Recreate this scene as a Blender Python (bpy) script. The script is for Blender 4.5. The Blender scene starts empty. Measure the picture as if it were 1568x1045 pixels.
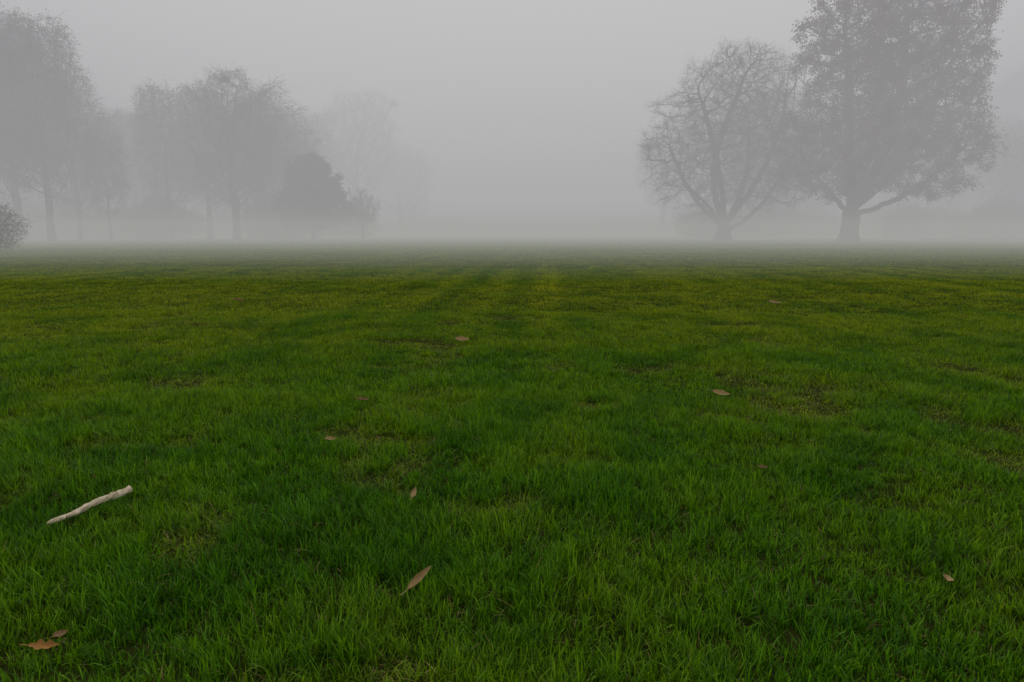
import bpy, math, random
import numpy as np
from mathutils import Vector, noise

SC = bpy.context.scene
SC.view_settings.view_transform = 'Standard'
SC.view_settings.look = 'None'
SC.view_settings.exposure = 0
SC.view_settings.gamma = 1
random.seed(3)

# ------------------------------------------------------------------ camera
H = 1.2; PITCH = math.radians(9.2); F = 1568 * 24 / 36.0
cam_d = bpy.data.cameras.new("camera"); cam = bpy.data.objects.new("camera", cam_d)
SC.collection.objects.link(cam); SC.camera = cam
cam_d.lens = 24; cam_d.sensor_width = 36; cam_d.clip_start = 0.05; cam_d.clip_end = 3000
cam.location = (0, 0, H); cam.rotation_euler = (math.pi / 2 - PITCH, 0, 0)

def ray(px, py):
    a = (px - 784) / F; b = (522.5 - py) / F
    return (a, math.cos(PITCH) + b * math.sin(PITCH), -math.sin(PITCH) + b * math.cos(PITCH))
def gnd(px, py, z=0.0):
    r = ray(px, py); t = (z - H) / r[2]
    return Vector((r[0] * t, r[1] * t, z))
def at_dist(px, py, Y):
    r = ray(px, py); t = Y / r[1]
    return Vector((r[0] * t, Y, H + r[2] * t))

# ------------------------------------------------------------------ node helpers
class NT:
    def __init__(s, tree): s.t = tree; s.t.nodes.clear()
    def n(s, typ, ins=None, **kw):
        nd = s.t.nodes.new(typ)
        for k, v in kw.items(): setattr(nd, k, v)
        if ins:
            for k, v in ins.items():
                sock = nd.inputs[k]
                if isinstance(v, bpy.types.NodeSocket): s.t.links.new(v, sock)
                else: sock.default_value = v
        return nd
    def link(s, a, b): s.t.links.new(a, b)
    def math(s, op, a, b=0.0, clamp=False):
        nd = s.n('ShaderNodeMath', {0: a, 1: b}, operation=op); nd.use_clamp = clamp; return nd.outputs[0]
    def mix(s, f, a, b, blend='MIX'):
        nd = s.n('ShaderNodeMix', data_type='RGBA', blend_type=blend)
        for i, v in ((0, f), (6, a), (7, b)):
            if isinstance(v, bpy.types.NodeSocket): s.t.links.new(v, nd.inputs[i])
            else: nd.inputs[i].default_value = v
        return nd.outputs[2]
    def ramp(s, f, lo, hi):
        nd = s.n('ShaderNodeMapRange', {0: f, 1: lo, 2: hi, 3: 0.0, 4: 1.0}); nd.clamp = True
        return nd.outputs[0]
    def noise(s, vec, scale, detail=3.0, rough=0.55):
        return s.n('ShaderNodeTexNoise', {'Vector': vec, 'Scale': scale, 'Detail': detail, 'Roughness': rough}).outputs['Fac']
    def mapping(s, vec, scale, rot=(0, 0, 0)):
        return s.n('ShaderNodeMapping', {'Vector': vec, 'Scale': scale, 'Rotation': rot}).outputs[0]
def newmat(name):
    m = bpy.data.materials.new(name); m.use_nodes = True
    return m, NT(m.node_tree)
def c(r, g, b): return (r, g, b, 1.0)

# ------------------------------------------------------------------ vectorised value noise, range about -1..1
LAT = np.random.default_rng(99).uniform(-1, 1, (16, 256, 256))
def vnoise(x, y, k):
    xi = np.floor(x).astype(int); yi = np.floor(y).astype(int); fx = x - xi; fy = y - yi
    fx = fx * fx * (3 - 2 * fx); fy = fy * fy * (3 - 2 * fy); L = LAT[k % 16]
    a = L[xi & 255, yi & 255]; b = L[(xi + 1) & 255, yi & 255]; cc = L[xi & 255, (yi + 1) & 255]; d = L[(xi + 1) & 255, (yi + 1) & 255]
    return (a * (1 - fx) + b * fx) * (1 - fy) + (cc * (1 - fx) + d * fx) * fy
def fbm(x, y, k, o=3):
    s = 0; a = 1.0; t = 0
    for i in range(o): s = s + a * vnoise(x * 2 ** i + 13.7 * i, y * 2 ** i + 5.1 * i, k + i); t += a * .7; a *= .55
    return s / t
LUSH = np.array([0.118, 0.315, 0.004]); OLIVE = np.array([0.385, 0.445, 0.009]); DARKG = np.array([0.050, 0.165, 0.003])
CR, SR = math.cos(math.radians(2.6)), math.sin(math.radians(2.6))
def lawn_rgb(X, Y):
    u = X * CR - Y * SR; v = X * SR + Y * CR
    big = fbm(X * .35, Y * .22, 3, 3); streak = fbm(u * 1.7, v * .05, 7, 3); cross = fbm(X * .14, Y * 1.1, 11, 3); small = fbm(X * 2.6, Y * 2.6, 5, 3)
    far = np.clip((v - 5.0) / 6, 0, 1)
    wave = np.sin(u * 5.4 + 1.5 * fbm(u * .3, v * .05, 2, 1))
    wave = np.sign(wave) * np.abs(wave) ** .5 * far * (0.7 + .5 * fbm(u * .5, v * .12, 9, 1))
    f = np.clip((v - 3.0) / 8.0, 0, 1) * .56 + 0.05 + wave * .12 + streak * (.04 + .09 * far) + big * .10 + cross * .15 + small * .16
    f = np.clip(f, -.05, 1.1)[:, None]
    col = LUSH * (1 - f) + OLIVE * f
    d = (np.clip((-small - 0.08) / .5, 0, 1) * .45)[:, None]
    return (col * (1 - d) + DARKG * d) * (1 + .06 * wave + .05 * streak * far)[:, None]

# ------------------------------------------------------------------ ground
gm, T = newmat("lawn_soil")
pos = T.n('ShaderNodeNewGeometry').outputs['Position']
fine = T.noise(pos, 35.0, 4, 0.7)
thatch = T.mix(fine, c(0.016, 0.034, 0.004), c(0.080, 0.085, 0.022))
sy = T.n('ShaderNodeSeparateXYZ', {0: pos}).outputs[1]
far = T.mix(T.noise(T.mapping(pos, (0.05, 0.3, 0.0)), 1.0, 3), c(*(LUSH * .6)), c(*(OLIVE * .65)))
gcol = T.mix(T.ramp(sy, 12.0, 50.0), thatch, far)
bs = T.n('ShaderNodeBsdfDiffuse', {'Color': gcol, 'Roughness': 1.0})
o = T.n('ShaderNodeOutputMaterial'); T.link(bs.outputs[0], o.inputs[0])
def gh(x, y): return 0.020 * vnoise(x * 0.9, y * 0.9, 1) + 0.03 * vnoise(x * 0.2, y * 0.2, 4)
def mesh_obj(name, verts, faces, mats):
    me = bpy.data.meshes.new(name); me.from_pydata(verts, [], faces)
    for m in mats: me.materials.append(m)
    ob = bpy.data.objects.new(name, me); SC.collection.objects.link(ob)
    return ob
xs = np.array(sorted(set([-900, -400, -200, -120, -90] + list(np.round(np.arange(-60, 60.1, 1.0), 2)) + list(np.round(np.arange(-6, 6.1, 0.25), 2)) + [90, 120, 200, 400, 900])), float)
ys = np.array(sorted(set([-300, -100, -30, -10, -4] + list(np.round(np.arange(0, 12, 0.25), 2)) + list(range(12, 140, 1)) + [160, 200, 300, 450, 700, 1200])), float)
GX, GY = np.meshgrid(xs, ys); GZ = gh(GX.ravel(), GY.ravel()); nx = len(xs)
gf = [(j * nx + i, j * nx + i + 1, (j + 1) * nx + i + 1, (j + 1) * nx + i) for j in range(len(ys) - 1) for i in range(nx - 1)]
ground = mesh_obj("ground", np.stack([GX.ravel(), GY.ravel(), GZ], 1).tolist(), gf, [gm])
for p in ground.data.polygons: p.use_smooth = True

# ------------------------------------------------------------------ grass: one mesh of real blades
bm, T = newmat("grass_blade")
bc = T.n('ShaderNodeAttribute', attribute_name='bcol').outputs['Color']
p = T.n('ShaderNodeBsdfPrincipled', {'Base Color': bc, 'Roughness': 0.38, 'Specular IOR Level': 0.22})
tr = T.n('ShaderNodeBsdfTranslucent', {'Color': T.mix(1.0, bc, c(1.3, 1.25, 0.5), 'MULTIPLY')})
ms = T.n('ShaderNodeMixShader', {0: 0.38}); T.link(p.outputs[0], ms.inputs[1]); T.link(tr.outputs[0], ms.inputs[2])
o = T.n('ShaderNodeOutputMaterial'); T.link(ms.outputs[0], o.inputs[0])
R = np.random.default_rng(5)
GV = []; GC = []; GT = []; GQ = []; goff = 0
def blades(y0, y1, nclump, per, cs, ns, Lm, wid, lean, near):
    global goff
    yy = R.uniform(y0, y1, nclump * 2); hw = .78 * yy + 1.6; keep = R.uniform(0, hw.max(), len(yy)) < hw; yy = yy[keep]; hw = hw[keep]
    xx = R.uniform(-1, 1, len(yy)) * hw; nc = len(xx)
    thin = fbm(xx * 1.5, yy * 1.5, 6, 3) + .40 * vnoise(xx * 6, yy * 6, 12)
    tall = 1 + .24 * fbm(xx * .9, yy * .9, 8, 2) + .32 * vnoise(xx * 3.8, yy * 3.8, 10)
    k = np.maximum(1, (per * np.where(thin > .85, .7, 1)).astype(int)); cl = np.repeat(np.arange(nc), k); n = len(cl)
    th = thin[cl]; worn = np.clip((th - .32) / .55, 0, 1) if near else np.clip((th - .7) / .5, 0, .4)
    x = xx[cl] + R.normal(0, cs, n); y = yy[cl] + R.normal(0, cs, n)
    cb = R.uniform(0, 1, nc)
    L = Lm * R.uniform(.55, 1.25, n) * tall[cl] * (.70 + .6 * cb[cl]) * (1 - .45 * worn)
    if near: L *= 1 - .05 * np.clip(y - 3, 0, 6)
    da = R.uniform(0, 2 * np.pi, nc)[cl] + R.normal(0, 1.0, n)
    ln = lean * (1 + worn)
    t0 = np.abs(R.normal(0, 1, n)) * ln * .5; bend = np.abs(R.normal(1, .8, n)) * ln
    dry = R.uniform(0, 1, n) < (.04 + .42 * worn ** 1.4); t0[dry] += .7
    w = wid * R.uniform(.6, 1.3, n); rn = np.clip(R.uniform(0, 1, n) * .75 + R.uniform(0, .25, nc)[cl], 0, 1)
    col = lawn_rgb(xx, yy)[cl]; ww = worn[:, None] * .40; col = col * (1 - ww) + OLIVE * ww
    val = .33 + 1.40 * rn ** 1.4; hue = (rn - .5) * .30
    col = col * val[:, None] * np.stack([1 + hue, np.ones(n), 1 - hue], 1)
    straw = np.stack([.22 + .30 * rn, .16 + .25 * rn, .04 + .10 * rn], 1); col[dry] = straw[dry]
    px, py, pz = x, y, gh(x, y) - .008; tw = R.normal(0, .6, n); V = []; C = []
    for i in range(ns + 1):
        t = i / ns
        if i:
            a = np.minimum(t0 + bend * (i - .5) / ns * 1.4, 2.0)
            px = px + np.sin(a) * np.cos(da) * L / ns; py = py + np.sin(a) * np.sin(da) * L / ns; pz = pz + np.cos(a) * L / ns
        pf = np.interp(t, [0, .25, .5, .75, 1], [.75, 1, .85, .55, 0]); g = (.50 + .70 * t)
        for s in ((-1, 1) if i < ns else (0,)):
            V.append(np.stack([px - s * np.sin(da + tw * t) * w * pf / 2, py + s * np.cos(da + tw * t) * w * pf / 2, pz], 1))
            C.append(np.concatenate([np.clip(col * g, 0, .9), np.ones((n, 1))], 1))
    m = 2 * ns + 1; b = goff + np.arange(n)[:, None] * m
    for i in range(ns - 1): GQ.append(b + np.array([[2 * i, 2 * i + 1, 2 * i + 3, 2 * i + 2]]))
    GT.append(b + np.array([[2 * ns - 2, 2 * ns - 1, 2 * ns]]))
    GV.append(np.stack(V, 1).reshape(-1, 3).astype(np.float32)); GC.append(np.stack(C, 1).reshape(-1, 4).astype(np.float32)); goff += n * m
blades(0.7, 5.0, 23000, 15, .017, 4, .072, .0042, .46, True)
blades(5.0, 10.0, 34000, 12, .022, 3, .070, .0054, .46, True)
blades(10.0, 22.0, 60000, 10, .035, 2, .046, .0085, .5, False)
blades(22.0, 45.0, 60000, 9, .07, 1, .050, .017, .5, False)
blades(45.0, 90.0, 60000, 8, .14, 1, .055, .036, .5, False)
V = np.concatenate(GV); C = np.concatenate(GC); Q = np.concatenate(GQ); Tt = np.concatenate(GT)
me = bpy.data.meshes.new("grass"); me.vertices.add(len(V)); me.vertices.foreach_set('co', V.ravel())
me.loops.add(Q.size + Tt.size); me.loops.foreach_set('vertex_index', np.concatenate([Q.ravel(), Tt.ravel()]).astype(np.int32))
me.polygons.add(len(Q) + len(Tt))
ls = np.concatenate([np.arange(len(Q)) * 4, Q.size + np.arange(len(Tt)) * 3]).astype(np.int32); me.polygons.foreach_set('loop_start', ls)
me.polygons.foreach_set('loop_total', np.concatenate([np.full(len(Q), 4), np.full(len(Tt), 3)]).astype(np.int32))
me.polygons.foreach_set('use_smooth', np.ones(len(Q) + len(Tt), bool))
me.update(calc_edges=True)
a = me.attributes.new('bcol', 'FLOAT_COLOR', 'POINT'); a.data.foreach_set('color', C.ravel())
me.materials.append(bm); grass = bpy.data.objects.new("grass", me); SC.collection.objects.link(grass)
print("grass verts", len(V), "faces", len(Q) + len(Tt))
del V, C, Q, Tt, GV, GC, GQ, GT

# ------------------------------------------------------------------ bark + leaves
def bark_mat(name, a_, b_):
    m, T = newmat(name)
    pos = T.n('ShaderNodeTexCoord').outputs['Object']
    f = T.noise(T.mapping(pos, (6, 6, 1.2)), 1.0, 3, 0.65)
    colr = T.mix(T.ramp(f, 0.3, 0.7), a_, b_)
    b = T.n('ShaderNodeBsdfDiffuse', {'Color': colr, 'Roughness': 0.9})
    o = T.n('ShaderNodeOutputMaterial'); T.link(b.outputs[0], o.inputs[0]); return m
def leaf_mat(name, a_, b_):
    m, T = newmat(name)
    g = T.n('ShaderNodeNewGeometry')
    f = T.noise(g.outputs['Position'], 0.45, 1, 0.6)
    colr = T.mix(T.math('ADD', T.math('MULTIPLY', g.outputs['Random Per Island'], 0.5), T.ramp(f, 0.35, 0.75), True), a_, b_)
    b = T.n('ShaderNodeBsdfDiffuse', {'Color': colr})
    o = T.n('ShaderNodeOutputMaterial'); T.link(b.outputs[0], o.inputs[0]); return m
BARK = bark_mat("bark", c(0.035, 0.030, 0.026), c(0.12, 0.105, 0.09))
OAKL = leaf_mat("oak_leaves", c(0.085, 0.055, 0.028), c(0.22, 0.125, 0.06))
HOLL = leaf_mat("evergreen_leaves", c(0.020, 0.030, 0.016), c(0.055, 0.07, 0.035))
RUSTL = leaf_mat("rust_leaves", c(0.08, 0.04, 0.02), c(0.17, 0.08, 0.04))
UNDERL = leaf_mat("undergrowth_leaves", c(0.04, 0.04, 0.02), c(0.10, 0.08, 0.04))

def tubes(p0, p1, r0, r1, sides):
    d = p1 - p0; ln = np.linalg.norm(d, axis=1, keepdims=True); d = d / np.maximum(ln, 1e-6)
    up = np.tile([0.0, 0, 1.0], (len(d), 1)); up[np.abs(d[:, 2]) > 0.9] = [1.0, 0, 0]
    u = np.cross(d, up); u /= np.linalg.norm(u, axis=1, keepdims=True); v = np.cross(d, u)
    V = []
    for (pp, rr) in ((p0, r0), (p1, r1)):
        for s in range(sides):
            a_ = 2 * np.pi * s / sides
            V.append(pp + (u * math.cos(a_) + v * math.sin(a_)) * rr[:, None])
    V = np.stack(V, 1).reshape(-1, 3)
    base = np.arange(len(d))[:, None] * (2 * sides)
    Fc = np.concatenate([base + np.array([s, (s + 1) % sides, sides + (s + 1) % sides, sides + s])[None] for s in range(sides)], 0)
    return V, Fc

def build_mesh(name, parts, mats):
    me = bpy.data.meshes.new(name)
    Vs = []; Fs = []; Ms = []; off = 0
    for V, Fc, mi in parts:
        Vs.append(V); Fs.append(Fc + off); Ms.append(np.full(len(Fc), mi)); off += len(V)
    V = np.concatenate(Vs); Fc = np.concatenate(Fs); M = np.concatenate(Ms)
    me.vertices.add(len(V)); me.vertices.foreach_set('co', V.astype(np.float32).ravel())
    me.loops.add(Fc.size); me.loops.foreach_set('vertex_index', Fc.astype(np.int32).ravel())
    me.polygons.add(len(Fc)); me.polygons.foreach_set('loop_start', np.arange(0, Fc.size, 4, dtype=np.int32))
    me.polygons.foreach_set('loop_total', np.full(len(Fc), 4, dtype=np.int32))
    for m in mats: me.materials.append(m)
    me.polygons.foreach_set('material_index', M.astype(np.int32))
    me.update(calc_edges=True); me.validate(); return me

def leaf_quads(cen, size, r):
    n = len(cen); a_ = r.normal(size=(n, 3)); a_ /= np.linalg.norm(a_, axis=1, keepdims=True)
    b_ = np.cross(a_, r.normal(size=(n, 3))); b_ /= np.linalg.norm(b_, axis=1, keepdims=True)
    s = (size * r.uniform(0.6, 1.4, n))[:, None]
    V = np.stack([cen - a_ * s, cen + b_ * s * 0.55, cen + a_ * s, cen - b_ * s * 0.55], 1).reshape(-1, 3)
    return V, (np.arange(n)[:, None] * 4 + np.arange(4)[None])

def grow_tree(name, seed, env, trunk_h, trunk_r, natt, step=0.45, infl=5.0, kill=1.0, limbs=(), twigs=3, twl=0.9, droop=0.0,
              leaves=0, leafsize=0.14, leafmat=None, thr=-0.12, base_flare=1.5, tw_r=0.012, shell=0.0, lean=(0, 0), expo=0.52, wig=0.16, zmin=1.5):
    r = np.random.default_rng(seed)
    A = []
    W = np.array([e[6] for e in env], float); W /= W.sum()
    for e, w in zip(env, W):
        n = int(natt * w)
        d = r.normal(size=(n, 3)); d /= np.linalg.norm(d, axis=1, keepdims=True)
        rad = (shell + (1 - shell) * r.uniform(0, 1, n)) ** (1 / 2.4)
        bump = np.array([1 + 0.28 * noise.noise(Vector((float(q[0]) * 2.4 + seed, float(q[1]) * 2.4, float(q[2]) * 2.4))) for q in d])
        A.append(np.array(e[:3]) + d * (rad * bump)[:, None] * np.array(e[3:6]))
    A = np.concatenate(A); A = A[A[:, 2] > zmin]
    pts = [np.zeros(3)]; par = [-1]
    nseg = max(2, int(trunk_h / step))
    for i in range(nseg):
        q = pts[-1] + np.array([lean[0] * step + r.normal(0, .03), lean[1] * step + r.normal(0, .03), step]); pts.append(q); par.append(len(pts) - 2)
    root_tip = len(pts) - 1
    for (start, tgt) in limbs:
        i0 = max(1, int(root_tip * start)); p_ = pts[i0]; tgt = np.array(tgt, float)
        n = int(np.linalg.norm(tgt - p_) / step); prev = i0
        side = r.normal(0, 0.9, 3); side[2] = -abs(side[2]) * 0.6
        for k_ in range(1, n + 1):
            t = k_ / n; q = p_ + (tgt - p_) * t + side * math.sin(math.pi * t) + r.normal(0, 0.05, 3)
            pts.append(q); par.append(prev); prev = len(pts) - 1
    pts = np.array(pts); par = list(par)
    def dist(a_, b_): return np.sqrt(np.maximum((a_ ** 2).sum(1)[:, None] + (b_ ** 2).sum(1)[None] - 2 * a_ @ b_.T, 0))
    D = dist(A, pts); near = D.argmin(1); nd = D.min(1)
    alive = nd > kill
    for it in range(200):
        act = alive & (nd < (infl if it > 12 else 1e9))
        if not act.any():
            if alive.any() and it < 190: infl *= 1.4
            if not alive.any(): break
            continue
        ids = near[act]; dv = A[act] - pts[ids]; dv /= np.linalg.norm(dv, axis=1, keepdims=True)
        acc = np.zeros((len(pts), 3)); np.add.at(acc, ids, dv)
        u = np.unique(ids); g = acc[u]; gl = np.linalg.norm(g, axis=1, keepdims=True)
        g = g / np.maximum(gl, 1e-5) + r.normal(0, wig, (len(u), 3)); g /= np.linalg.norm(g, axis=1, keepdims=True)
        newp = pts[u] + g * step
        base = len(pts); pts = np.concatenate([pts, newp]); par += u.tolist()
        D = dist(A[alive], newp); m = D.min(1); am = D.argmin(1)
        ai = np.nonzero(alive)[0]; better = m < nd[ai]
        nd[ai[better]] = m[better]; near[ai[better]] = base + am[better]
        alive[ai[nd[ai] < kill]] = False
        if len(pts) > 16000: break
    n = len(pts); par = np.array(par)
    cnt = np.zeros(n); haschild = np.zeros(n, bool)
    haschild[par[1:]] = True; cnt[~haschild] = 1
    for i in range(n - 1, 0, -1): cnt[par[i]] += cnt[i]
    rad = np.maximum(tw_r * 1.2, trunk_r * (cnt / cnt[0]) ** expo)
    rr0 = rad[par[1:]].copy(); rr0 = np.minimum(rr0, rad[1:] * 1.35 + 0.01)
    fl = np.ones(n); fl[pts[:, 2] < 1.2] = 1 + (base_flare - 1) * ((1.2 - pts[pts[:, 2] < 1.2][:, 2]) / 1.2) ** 2
    p0 = pts[par[1:]].copy(); p0[p0[:, 2] < 0.01, 2] = -0.3
    r0 = rr0 * fl[par[1:]]; r1 = rad[1:] * fl[1:]
    thick = r1 > 0.06
    parts = []
    V, Fc = tubes(p0[thick], pts[1:][thick], r0[thick], r1[thick], 8); parts.append((V, Fc, 0))
    V, Fc = tubes(p0[~thick], pts[1:][~thick], r0[~thick], r1[~thick], 3); parts.append((V, Fc, 0))
    thin = np.nonzero(rad < 0.05)[0]; thin = thin[pts[thin][:, 2] > trunk_h * 0.8]
    src = np.repeat(thin, twigs); q0 = pts[src]
    dirp = pts[src] - pts[np.maximum(par[src], 0)]; dirp /= np.maximum(np.linalg.norm(dirp, axis=1, keepdims=True), 1e-6)
    d = dirp * 0.8 + r.normal(0, 0.5, q0.shape); d[:, 2] += 0.15 - droop; d /= np.linalg.norm(d, axis=1, keepdims=True)
    l = (twl * r.uniform(0.4, 1.2, len(src)))[:, None]
    q1 = q0 + d * l * 0.5; d2 = d + r.normal(0, 0.35, d.shape); d2[:, 2] -= droop; d2 /= np.linalg.norm(d2, axis=1, keepdims=True)
    q2 = q1 + d2 * l * 0.5
    d3 = d + r.normal(0, 0.7, d.shape); d3 /= np.linalg.norm(d3, axis=1, keepdims=True); q3 = q1 + d3 * l * 0.45
    one = np.ones(len(src))
    for (a_, b_, ra, rb) in ((q0, q1, 1, .8), (q1, q2, .8, .4), (q1, q3, .7, .35)):
        V, Fc = tubes(a_, b_, one * tw_r * ra, one * tw_r * rb, 3); parts.append((V, Fc, 0))
    mats = [BARK]
    if leaves:
        pool = np.concatenate([q2, q3, q1])
        keep = np.array([noise.noise(Vector((float(q[0]) * .55, float(q[1]) * .55, float(q[2]) * .55 + seed))) for q in pool]) > thr
        pool = pool[keep]
        cen = pool[r.integers(0, len(pool), leaves)] + r.normal(0, 0.16, (leaves, 3))
        V, Fc = leaf_quads(cen, leafsize, r); parts.append((V, Fc, 1)); mats.append(leafmat)
    return build_mesh(name, parts, mats)

def place(mesh, name, px, Y, sc=1.0, rz=0.0, sx=1.0):
    ob = bpy.data.objects.new(name, mesh); SC.collection.objects.link(ob)
    g = at_dist(px, 353, Y); ob.location = (g.x, Y, 0.0); ob.scale = (sc * sx, sc * sx, sc); ob.rotation_euler = (0, 0, rz); return ob

bare = grow_tree("bare_tree", 11, [(0, 0, 11.5, 8.4, 7, 8.8, 1.0), (1.5, 0, 16, 6.5, 6, 5.2, .5), (-5, 0, 9, 4.5, 5, 5, .3), (6, 0, 9, 4.5, 5, 5.5, .4)],
                 2.2, 0.82, 5200, kill=0.62, twigs=6, twl=1.3, droop=0.10, tw_r=.010, expo=.52, wig=.12,
                 limbs=[(1, (-3.2, 0, 15.5)), (1, (1.5, 1, 17)), (1, (5.5, -1, 13)), (.8, (-6, 1, 10)), (.7, (7, 1, 8.5)), (.7, (-5, -2, 6)), (.8, (3.5, 4, 13))])
oak = grow_tree("oak_tree", 23, [(-1.5, 0, 9.5, 6.4, 6, 5.6, .8), (7, 0, 10, 6.6, 6, 6, .8), (3.0, 0, 15.5, 9.4, 7, 7, 1.2), (-.8, 0, 20.5, 5.4, 5, 5.8, .55), (6.3, 0, 21.5, 5.9, 6, 6, .8)],
                3.4, 0.9, 3800, kill=0.75, twigs=4, twl=1.0, droop=0.08, tw_r=.010, expo=.48,
                limbs=[(1, (-1.5, 0, 19)), (1, (4.5, 1, 21)), (1, (8, 0, 16)), (.9, (-5, 1, 9)), (.9, (10.5, 0, 9)), (1, (5, 3, 16))],
                leaves=150000, leafsize=0.10, leafmat=OAKL, thr=-0.28)
tallA = grow_tree("alder_tree", 31, [(0, 0, 13, 4.2, 4.2, 8.8, 1), (.8, 0, 18, 3.2, 3, 4.5, .4), (-2, 0, 10, 3.2, 3, 4.5, .3)], 4.0, 0.34, 2600, kill=0.6, twigs=6, twl=1.3, droop=0.25, tw_r=.011, leaves=9000, leafsize=0.10, leafmat=OAKL, wig=.1)
tallB = grow_tree("ash_tree", 37, [(0, 0, 12, 4.6, 4.8, 7.4, 1), (-1.5, 0, 8, 3.8, 4, 5, .5), (2, 0, 15, 3.2, 3, 4.4, .4)], 3.5, 0.38, 2600, kill=0.6, twigs=6, twl=1.3, droop=0.25, tw_r=.011, wig=.1)
tallC = grow_tree("birch_tree", 41, [(0, 0, 11, 3.4, 3.4, 7.5, 1), (.6, 0, 14, 2.2, 2.2, 4.5, .4)], 3.0, 0.22, 1600, kill=0.6, twigs=7, twl=1.4, droop=0.5, tw_r=.010, leaves=7000, leafsize=0.09, leafmat=OAKL, wig=.1)
small = grow_tree("small_bare_tree", 43, [(0, 0, 4.2, 2.6, 2.6, 2.4, 1)], 1.4, 0.12, 700, step=.3, kill=0.4, twigs=5, twl=0.8, droop=0.2, tw_r=.009)
ever = grow_tree("holly_tree", 47, [(0, 0, 5.0, 3.7, 3.7, 4.2, 1), (-.2, 0, 7.6, 2.5, 2.5, 2.4, .45), (1.8, 0, 3.6, 2.8, 2.8, 2.6, .4), (-1.8, 0, 3.6, 2.4, 2.6, 2.4, .3)], 1.1, 0.26, 1300, kill=0.6, twigs=3, twl=0.8, leaves=60000, leafsize=0.11, leafmat=HOLL, thr=-.5)
shr = grow_tree("beech_shrub", 53, [(0, 0, 1.4, 1.9, 1.6, 1.5, 1)], 0.3, 0.05, 900, step=.16, kill=.26, infl=2, twigs=4, twl=.4, tw_r=.005, leaves=6000, leafsize=.04, leafmat=RUSTL, zmin=.15, thr=-.3)
und = grow_tree("undergrowth", 59, [(0, 0, 1.4, 2.4, 1.8, 1.7, 1)], 0.3, 0.05, 700, step=.2, kill=.3, infl=2, twigs=4, twl=.5, tw_r=.008, leaves=7000, leafsize=.07, leafmat=UNDERL, zmin=.15, thr=-.5)

place(bare, "bare_tree", 1108, 78, 1.0)
place(oak, "oak_tree", 1300, 73, 1.04)
place(tallA, "alder_tree", 78, 76, 1.06, .3, 1.05)
place(tallA, "alder_tree", 32, 80, 1.16, 2.0, 1.1)
place(tallB, "ash_tree", -20, 78, 1.25, 1.0, 1.1)
place(tallC, "birch_tree", 122, 84, 1.10, 1.2)
place(tallC, "birch_tree", 170, 82, .76, 4.0)
place(tallB, "ash_tree", 210, 104, .98, 2.2)
place(tallA, "alder_tree", 262, 90, .88, 2.9)
place(ever, "holly_tree", 250, 94, .6, 1.0, 1.25)
place(tallA, "alder_tree", 322, 94, .90, 4.4, 1.15)
place(tallB, "ash_tree", 362, 86, 1.04, 5.2, 1.12)
place(tallC, "birch_tree", 408, 92, .98, 3.0, 1.3)
place(tallB, "ash_tree", 446, 112, .9, .8, 1.2)
place(ever, "holly_tree", 480, 88, 1.07, 0.0)
place(small, "small_bare_tree", 556, 86, .9, 0.6)
place(tallB, "ash_tree", 548, 160, 1.7, 0.4, 1.1)
place(tallA, "alder_tree", 470, 145, 1.15, 1.4, 1.5)
place(tallB, "ash_tree", 615, 180, 1.2, 4.4, 1.5)
place(small, "small_bare_tree", 125, 90, 1.2, 2.6)
place(tallB, "ash_tree", 1015, 160, 1.2, 2.4, 1.2)

def woods(name, specs):
    e = bpy.data.objects.new(name, None); SC.collection.objects.link(e)
    for i, (x, y, m, s, sx) in enumerate(specs):
        o_ = bpy.data.objects.new(("undergrowth_%d" if m is und else "tree_%d") % (i + 1), m); SC.collection.objects.link(o_); o_.parent = e
        o_.location = (x, y, 0); o_.scale = (s * sx, s * sx, s); o_.rotation_euler = (0, 0, random.uniform(0, 6.28))
sp_ = []
for i in range(50):
    y = random.uniform(98, 190); x = -(0.30 * y + random.uniform(0, 80))
    sp_.append((x, y, random.choice((tallA, tallB, tallB, tallC)), random.uniform(.8, 1.15), random.uniform(1, 1.6)))
for i in range(60):
    y = random.uniform(94, 150); x = -(0.22 * y + random.uniform(0, 85)); sp_.append((x, y, und, random.uniform(.9, 2.0), random.uniform(1, 1.8)))
woods("distant_woodland", sp_)
sp_ = []
for i in range(50):
    y = random.uniform(106, 180); x = (0.30 * y + random.uniform(4, 85))
    sp_.append((x, y, random.choice((tallA, tallB, tallC, tallB)), random.uniform(.8, 1.25), random.uniform(1, 1.6)))
for i in range(55):
    y = random.uniform(100, 150); x = (0.25 * y + random.uniform(0, 85)); sp_.append((x, y, und, random.uniform(.9, 2.0), random.uniform(1, 1.8)))
woods("distant_woodland", sp_)
place(shr, "beech_shrub", -16, 38, .95)

# ------------------------------------------------------------------ fog, lit by its own emission
def fog(name, mesh_fn, sigma, rad):
    m, T = newmat(name)
    ab = T.n('ShaderNodeVolumeAbsorption', {'Color': c(0, 0, 0), 'Density': sigma})
    em = T.n('ShaderNodeEmission', {'Color': c(*rad), 'Strength': sigma})  # emission stands in for daylight scattered by the fog
    ad = T.n('ShaderNodeAddShader'); T.link(ab.outputs[0], ad.inputs[0]); T.link(em.outputs[0], ad.inputs[1])
    o = T.n('ShaderNodeOutputMaterial'); T.link(ad.outputs[0], o.inputs['Volume'])
    return mesh_fn(name, m)
def boxfn(x0, x1, y0, y1, z0, z1):
    def f(name, m):
        v = [(x, y, z) for z in (z0, z1) for y in (y0, y1) for x in (x0, x1)]
        return mesh_obj(name, v, [(0, 2, 3, 1), (4, 5, 7, 6), (0, 1, 5, 4), (2, 6, 7, 3), (0, 4, 6, 2), (1, 3, 7, 5)], [m])
    return f
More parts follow.
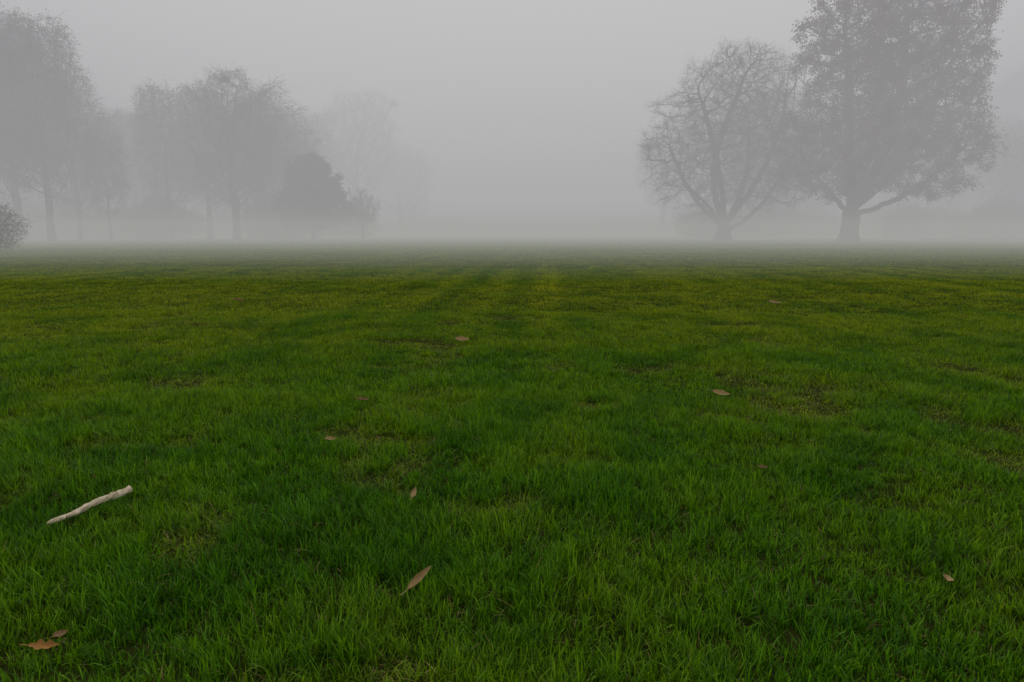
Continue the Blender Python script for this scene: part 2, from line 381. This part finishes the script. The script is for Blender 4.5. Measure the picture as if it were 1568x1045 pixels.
def ellfn(cen, rad):
    def f(name, m):
        import bmesh
        b = bmesh.new(); bmesh.ops.create_icosphere(b, subdivisions=5, radius=1.0)
        me = bpy.data.meshes.new(name); b.to_mesh(me); b.free(); me.materials.append(m)
        ob = bpy.data.objects.new(name, me); SC.collection.objects.link(ob); ob.location = cen; ob.scale = rad; return ob
    return f
fog("fog", boxfn(-800, 800, 16, 1100, -2, 80), 0.0138, (0.435, 0.43, 0.443))
fog("ground_mist", boxfn(-790, 790, 22, 1090, -1, 2.2), 0.011, (0.315, 0.328, 0.270))
fog("dim_low_mist", boxfn(-780, 780, 45, 1080, -1.5, 15), 0.006, (0.27, 0.27, 0.258))  # dimmer emission put into this layer to darken the haze near the horizon
fog("fog_glow", ellfn((5, 230, 84), (150, 190, 82)), 0.009, (1.18, 1.16, 1.145))  # added glowing ellipsoid, brightens the fog towards the centre

# ------------------------------------------------------------------ fallen leaves, stick
def simple_mat(name, a_, b_, sc=30, rough=.7):
    m, T = newmat(name); pos = T.n('ShaderNodeTexCoord').outputs['Object']
    f = T.noise(pos, sc, 5, .6); b = T.n('ShaderNodeBsdfPrincipled', {'Base Color': T.mix(T.ramp(f, .3, .7), a_, b_), 'Roughness': rough, 'Specular IOR Level': .3,
          'Normal': T.n('ShaderNodeBump', {'Height': f, 'Strength': .4, 'Distance': .003}).outputs[0]})
    o = T.n('ShaderNodeOutputMaterial'); T.link(b.outputs[0], o.inputs[0]); return m
LEAFM = [simple_mat("dead_leaf_tan", c(.28, .17, .055), c(.50, .34, .15)), simple_mat("dead_leaf_brown", c(.14, .085, .03), c(.30, .17, .065)), simple_mat("dead_leaf_orange", c(.30, .13, .03), c(.44, .23, .05))]
def leaf_geo(L, W, curl, fold, seed, lobes=0):
    r = random.Random(seed); n = 14; V = []; Fc = []
    for i in range(n + 1):
        t = i / n; w = W / 2 * (math.sin(math.pi * t ** 0.8) ** 0.8 if 0 < t < 1 else 0.02)
        if lobes: w *= 0.72 + 0.28 * math.cos(2 * math.pi * lobes * t)
        w *= r.uniform(.92, 1.08)
        x = (t - .5) * L; z = curl * L * (2 * t - 1) ** 2
        for s, k_ in ((-1, 1), (-.5, .35), (0, 0), (.5, .35), (1, 1)):
            V.append((x, s * w * math.cos(fold * k_), z + abs(s) * w * math.sin(fold) * k_ + r.uniform(-1, 1) * .02 * L * abs(s)))
    for i in range(n):
        for j in range(4):
            a_ = i * 5 + j; Fc.append((a_, a_ + 1, a_ + 6, a_ + 5))
    b_ = len(V); sl = L * .25
    for q in ((-L / 2, -.0012, curl * L), (-L / 2, .0012, curl * L), (-L / 2 - sl, .0012, curl * L + .004), (-L / 2 - sl, -.0012, curl * L + .004)): V.append(q)
    Fc.append((b_, b_ + 1, b_ + 2, b_ + 3))
    return V, Fc
def fleaf(px, py, L, W, rot, mi, z=.045, tilt=(0, 0), curl=.08, fold=.5, lobes=0):
    V, Fc = leaf_geo(L, W, curl, fold, int(px), lobes)
    o_ = mesh_obj("fallen_leaf", V, Fc, [LEAFM[mi]]); g = gnd(px, py, z); o_.location = g
    o_.rotation_euler = (tilt[0], tilt[1], rot)
    for p_ in o_.data.polygons: p_.use_smooth = True
fleaf(642, 886, .115, .036, math.radians(50), 0, .078, (.5, -.35), .06, .8)
fleaf(633, 755, .060, .028, math.radians(75), 0, .075, (.5, -.5), .1, .6)
fleaf(708, 521, .15, .09, 0.1, 0, .050, (.5, .0), .12, .5)
fleaf(1104, 603, .13, .055, -.5, 0, .055, (.5, .1), .1, .5)
fleaf(68, 990, .080, .042, .2, 2, .045, (.4, .1), .1, .5, 3)
fleaf(92, 972, .045, .028, 1.2, 1, .045, (.4, .1), .1, .5)
fleaf(1450, 888, .06, .04, 1.0, 0, .040, (.3, .1), .12, .6)
fleaf(556, 612, .10, .05, .2, 1, .045, (.4, .1), .1, .5, 3)
fleaf(506, 673, .065, .04, .6, 0, .045, (.4, .1), .1, .5)
fleaf(578, 672, .065, .04, 2.1, 1, .045, (.3, .1), .1, .5)
fleaf(1168, 716, .05, .03, .2, 1, .045, (.3, .1), .1, .5)
fleaf(1186, 464, .22, .09, .0, 0, .05, (.5, .1), .1, .5)
fleaf(366, 460, .18, .08, .3, 1, .05, (.4, .1), .1, .5)
V = []; Fc = []
for i in range(60):
    y = 2.5 + 45 * random.random() ** 1.3; x = random.uniform(-.8, .8) * (y + 1)
    lv, lf = leaf_geo(random.uniform(.03, .05), random.uniform(.015, .028), .1, .5, i)
    a_ = random.uniform(0, 6.28); tx = random.uniform(-.5, .5); ca, sa = math.cos(a_), math.sin(a_); b_ = len(V); zz = random.uniform(.01, .03)
    for q in lv:
        yy = q[1] * math.cos(tx) - q[2] * math.sin(tx); z2 = q[1] * math.sin(tx) + q[2] * math.cos(tx)
        V.append((x + q[0] * ca - yy * sa, y + q[0] * sa + yy * ca, zz + z2))
    Fc += [tuple(j + b_ for j in f_) for f_ in lf]
mesh_obj("fallen_leaves", V, Fc, [LEAFM[1]])

STK = simple_mat("peeled_wood", c(.50, .36, .20), c(.90, .78, .56), 40, .75)
s0 = gnd(72, 803, .045); s1 = gnd(199, 748, .070)
V = []; Fc = []; n = 22; sd = 9; rs = random.Random(4)
ax = (s1 - s0).normalized(); side = ax.cross(Vector((0, 0, 1))).normalized(); upv = side.cross(ax)
for i in range(n + 1):
    t = i / n; q = s0.lerp(s1, t) + side * (0.003 * math.sin(t * 9) + rs.uniform(-.002, .002)) + upv * (0.003 * math.sin(t * 11 + 1))
    rr = (.0085 + .0065 * t + (.004 if i in (9, 10, 17) else 0)) * (0.5 if i == 0 else 1) * rs.uniform(.88, 1.12)
    for k_ in range(sd):
        a_ = 2 * math.pi * k_ / sd; V.append(q + (side * math.cos(a_) + upv * math.sin(a_)) * rr * rs.uniform(.80, 1.16))
for i in range(n):
    for k_ in range(sd): Fc.append((i * sd + k_, i * sd + (k_ + 1) % sd, (i + 1) * sd + (k_ + 1) % sd, (i + 1) * sd + k_))
Fc.append(tuple(range(sd))[::-1]); Fc.append(tuple(n * sd + k_ for k_ in range(sd)))
bp_ = s0.lerp(s1, .8); b_ = len(V)
for j, rr in ((0, .006), (1, .003)):
    q = bp_ + (upv * .6 + side * .7) * (.004 + .022 * j)
    for k_ in range(5):
        a_ = 2 * math.pi * k_ / 5; V.append(q + (ax * math.cos(a_) + side * math.sin(a_) * .6) * rr)
for k_ in range(5): Fc.append((b_ + k_, b_ + (k_ + 1) % 5, b_ + 5 + (k_ + 1) % 5, b_ + 5 + k_))
Fc.append(tuple(b_ + 5 + k_ for k_ in range(5)))
st = mesh_obj("wooden_stick", V, Fc, [STK])

# low pale rail at the far right edge of the field
RAILM = simple_mat("weathered_white_paint", c(.45, .44, .42), c(.68, .67, .64), 4, .8)
V = []; Fc = []
def bx(x0, x1, y0, y1, z0, z1):
    b = len(V)
    for z in (z0, z1):
        for y in (y0, y1):
            for x in (x0, x1): V.append((x, y, z))
    Fc.extend([tuple(b + i for i in f) for f in ((0, 2, 3, 1), (4, 5, 7, 6), (0, 1, 5, 4), (2, 6, 7, 3), (0, 4, 6, 2), (1, 3, 7, 5))])
x = 44.0
while x < 84:
    bx(x - .05, x + .05, 73.95, 74.05, -.1, .42); bx(x + .053, x + 2.447, 73.975, 74.025, .27, .36); x += 2.5
mesh_obj("low_rail_fence", V, Fc, [RAILM])

# ------------------------------------------------------------------ sky and sun
w = bpy.data.worlds.new("World"); SC.world = w; w.use_nodes = True
T = NT(w.node_tree)
EL, ROT = math.radians(48), math.radians(10)
sky = T.n('ShaderNodeTexSky', sky_type='NISHITA', sun_disc=False, sun_elevation=EL, sun_rotation=ROT, air_density=1.0, dust_density=5.0)
hs = T.n('ShaderNodeHueSaturation', {'Hue': .5, 'Saturation': .12, 'Value': 1.0, 'Color': sky.outputs[0]})
bg = T.n('ShaderNodeBackground', {'Color': hs.outputs[0], 'Strength': 0.15})
o = T.n('ShaderNodeOutputWorld'); T.link(bg.outputs[0], o.inputs[0])
sd_ = bpy.data.lights.new("sun", 'SUN'); sd_.energy = 1.5; sd_.angle = math.radians(30); sd_.color = (1, .96, .9)
sun = bpy.data.objects.new("sun", sd_); SC.collection.objects.link(sun)
dirv = Vector((math.sin(ROT) * math.cos(EL), math.cos(ROT) * math.cos(EL), math.sin(EL)))
sun.rotation_euler = dirv.to_track_quat('Z', 'Y').to_euler(); sun.location = (0, 0, 40)
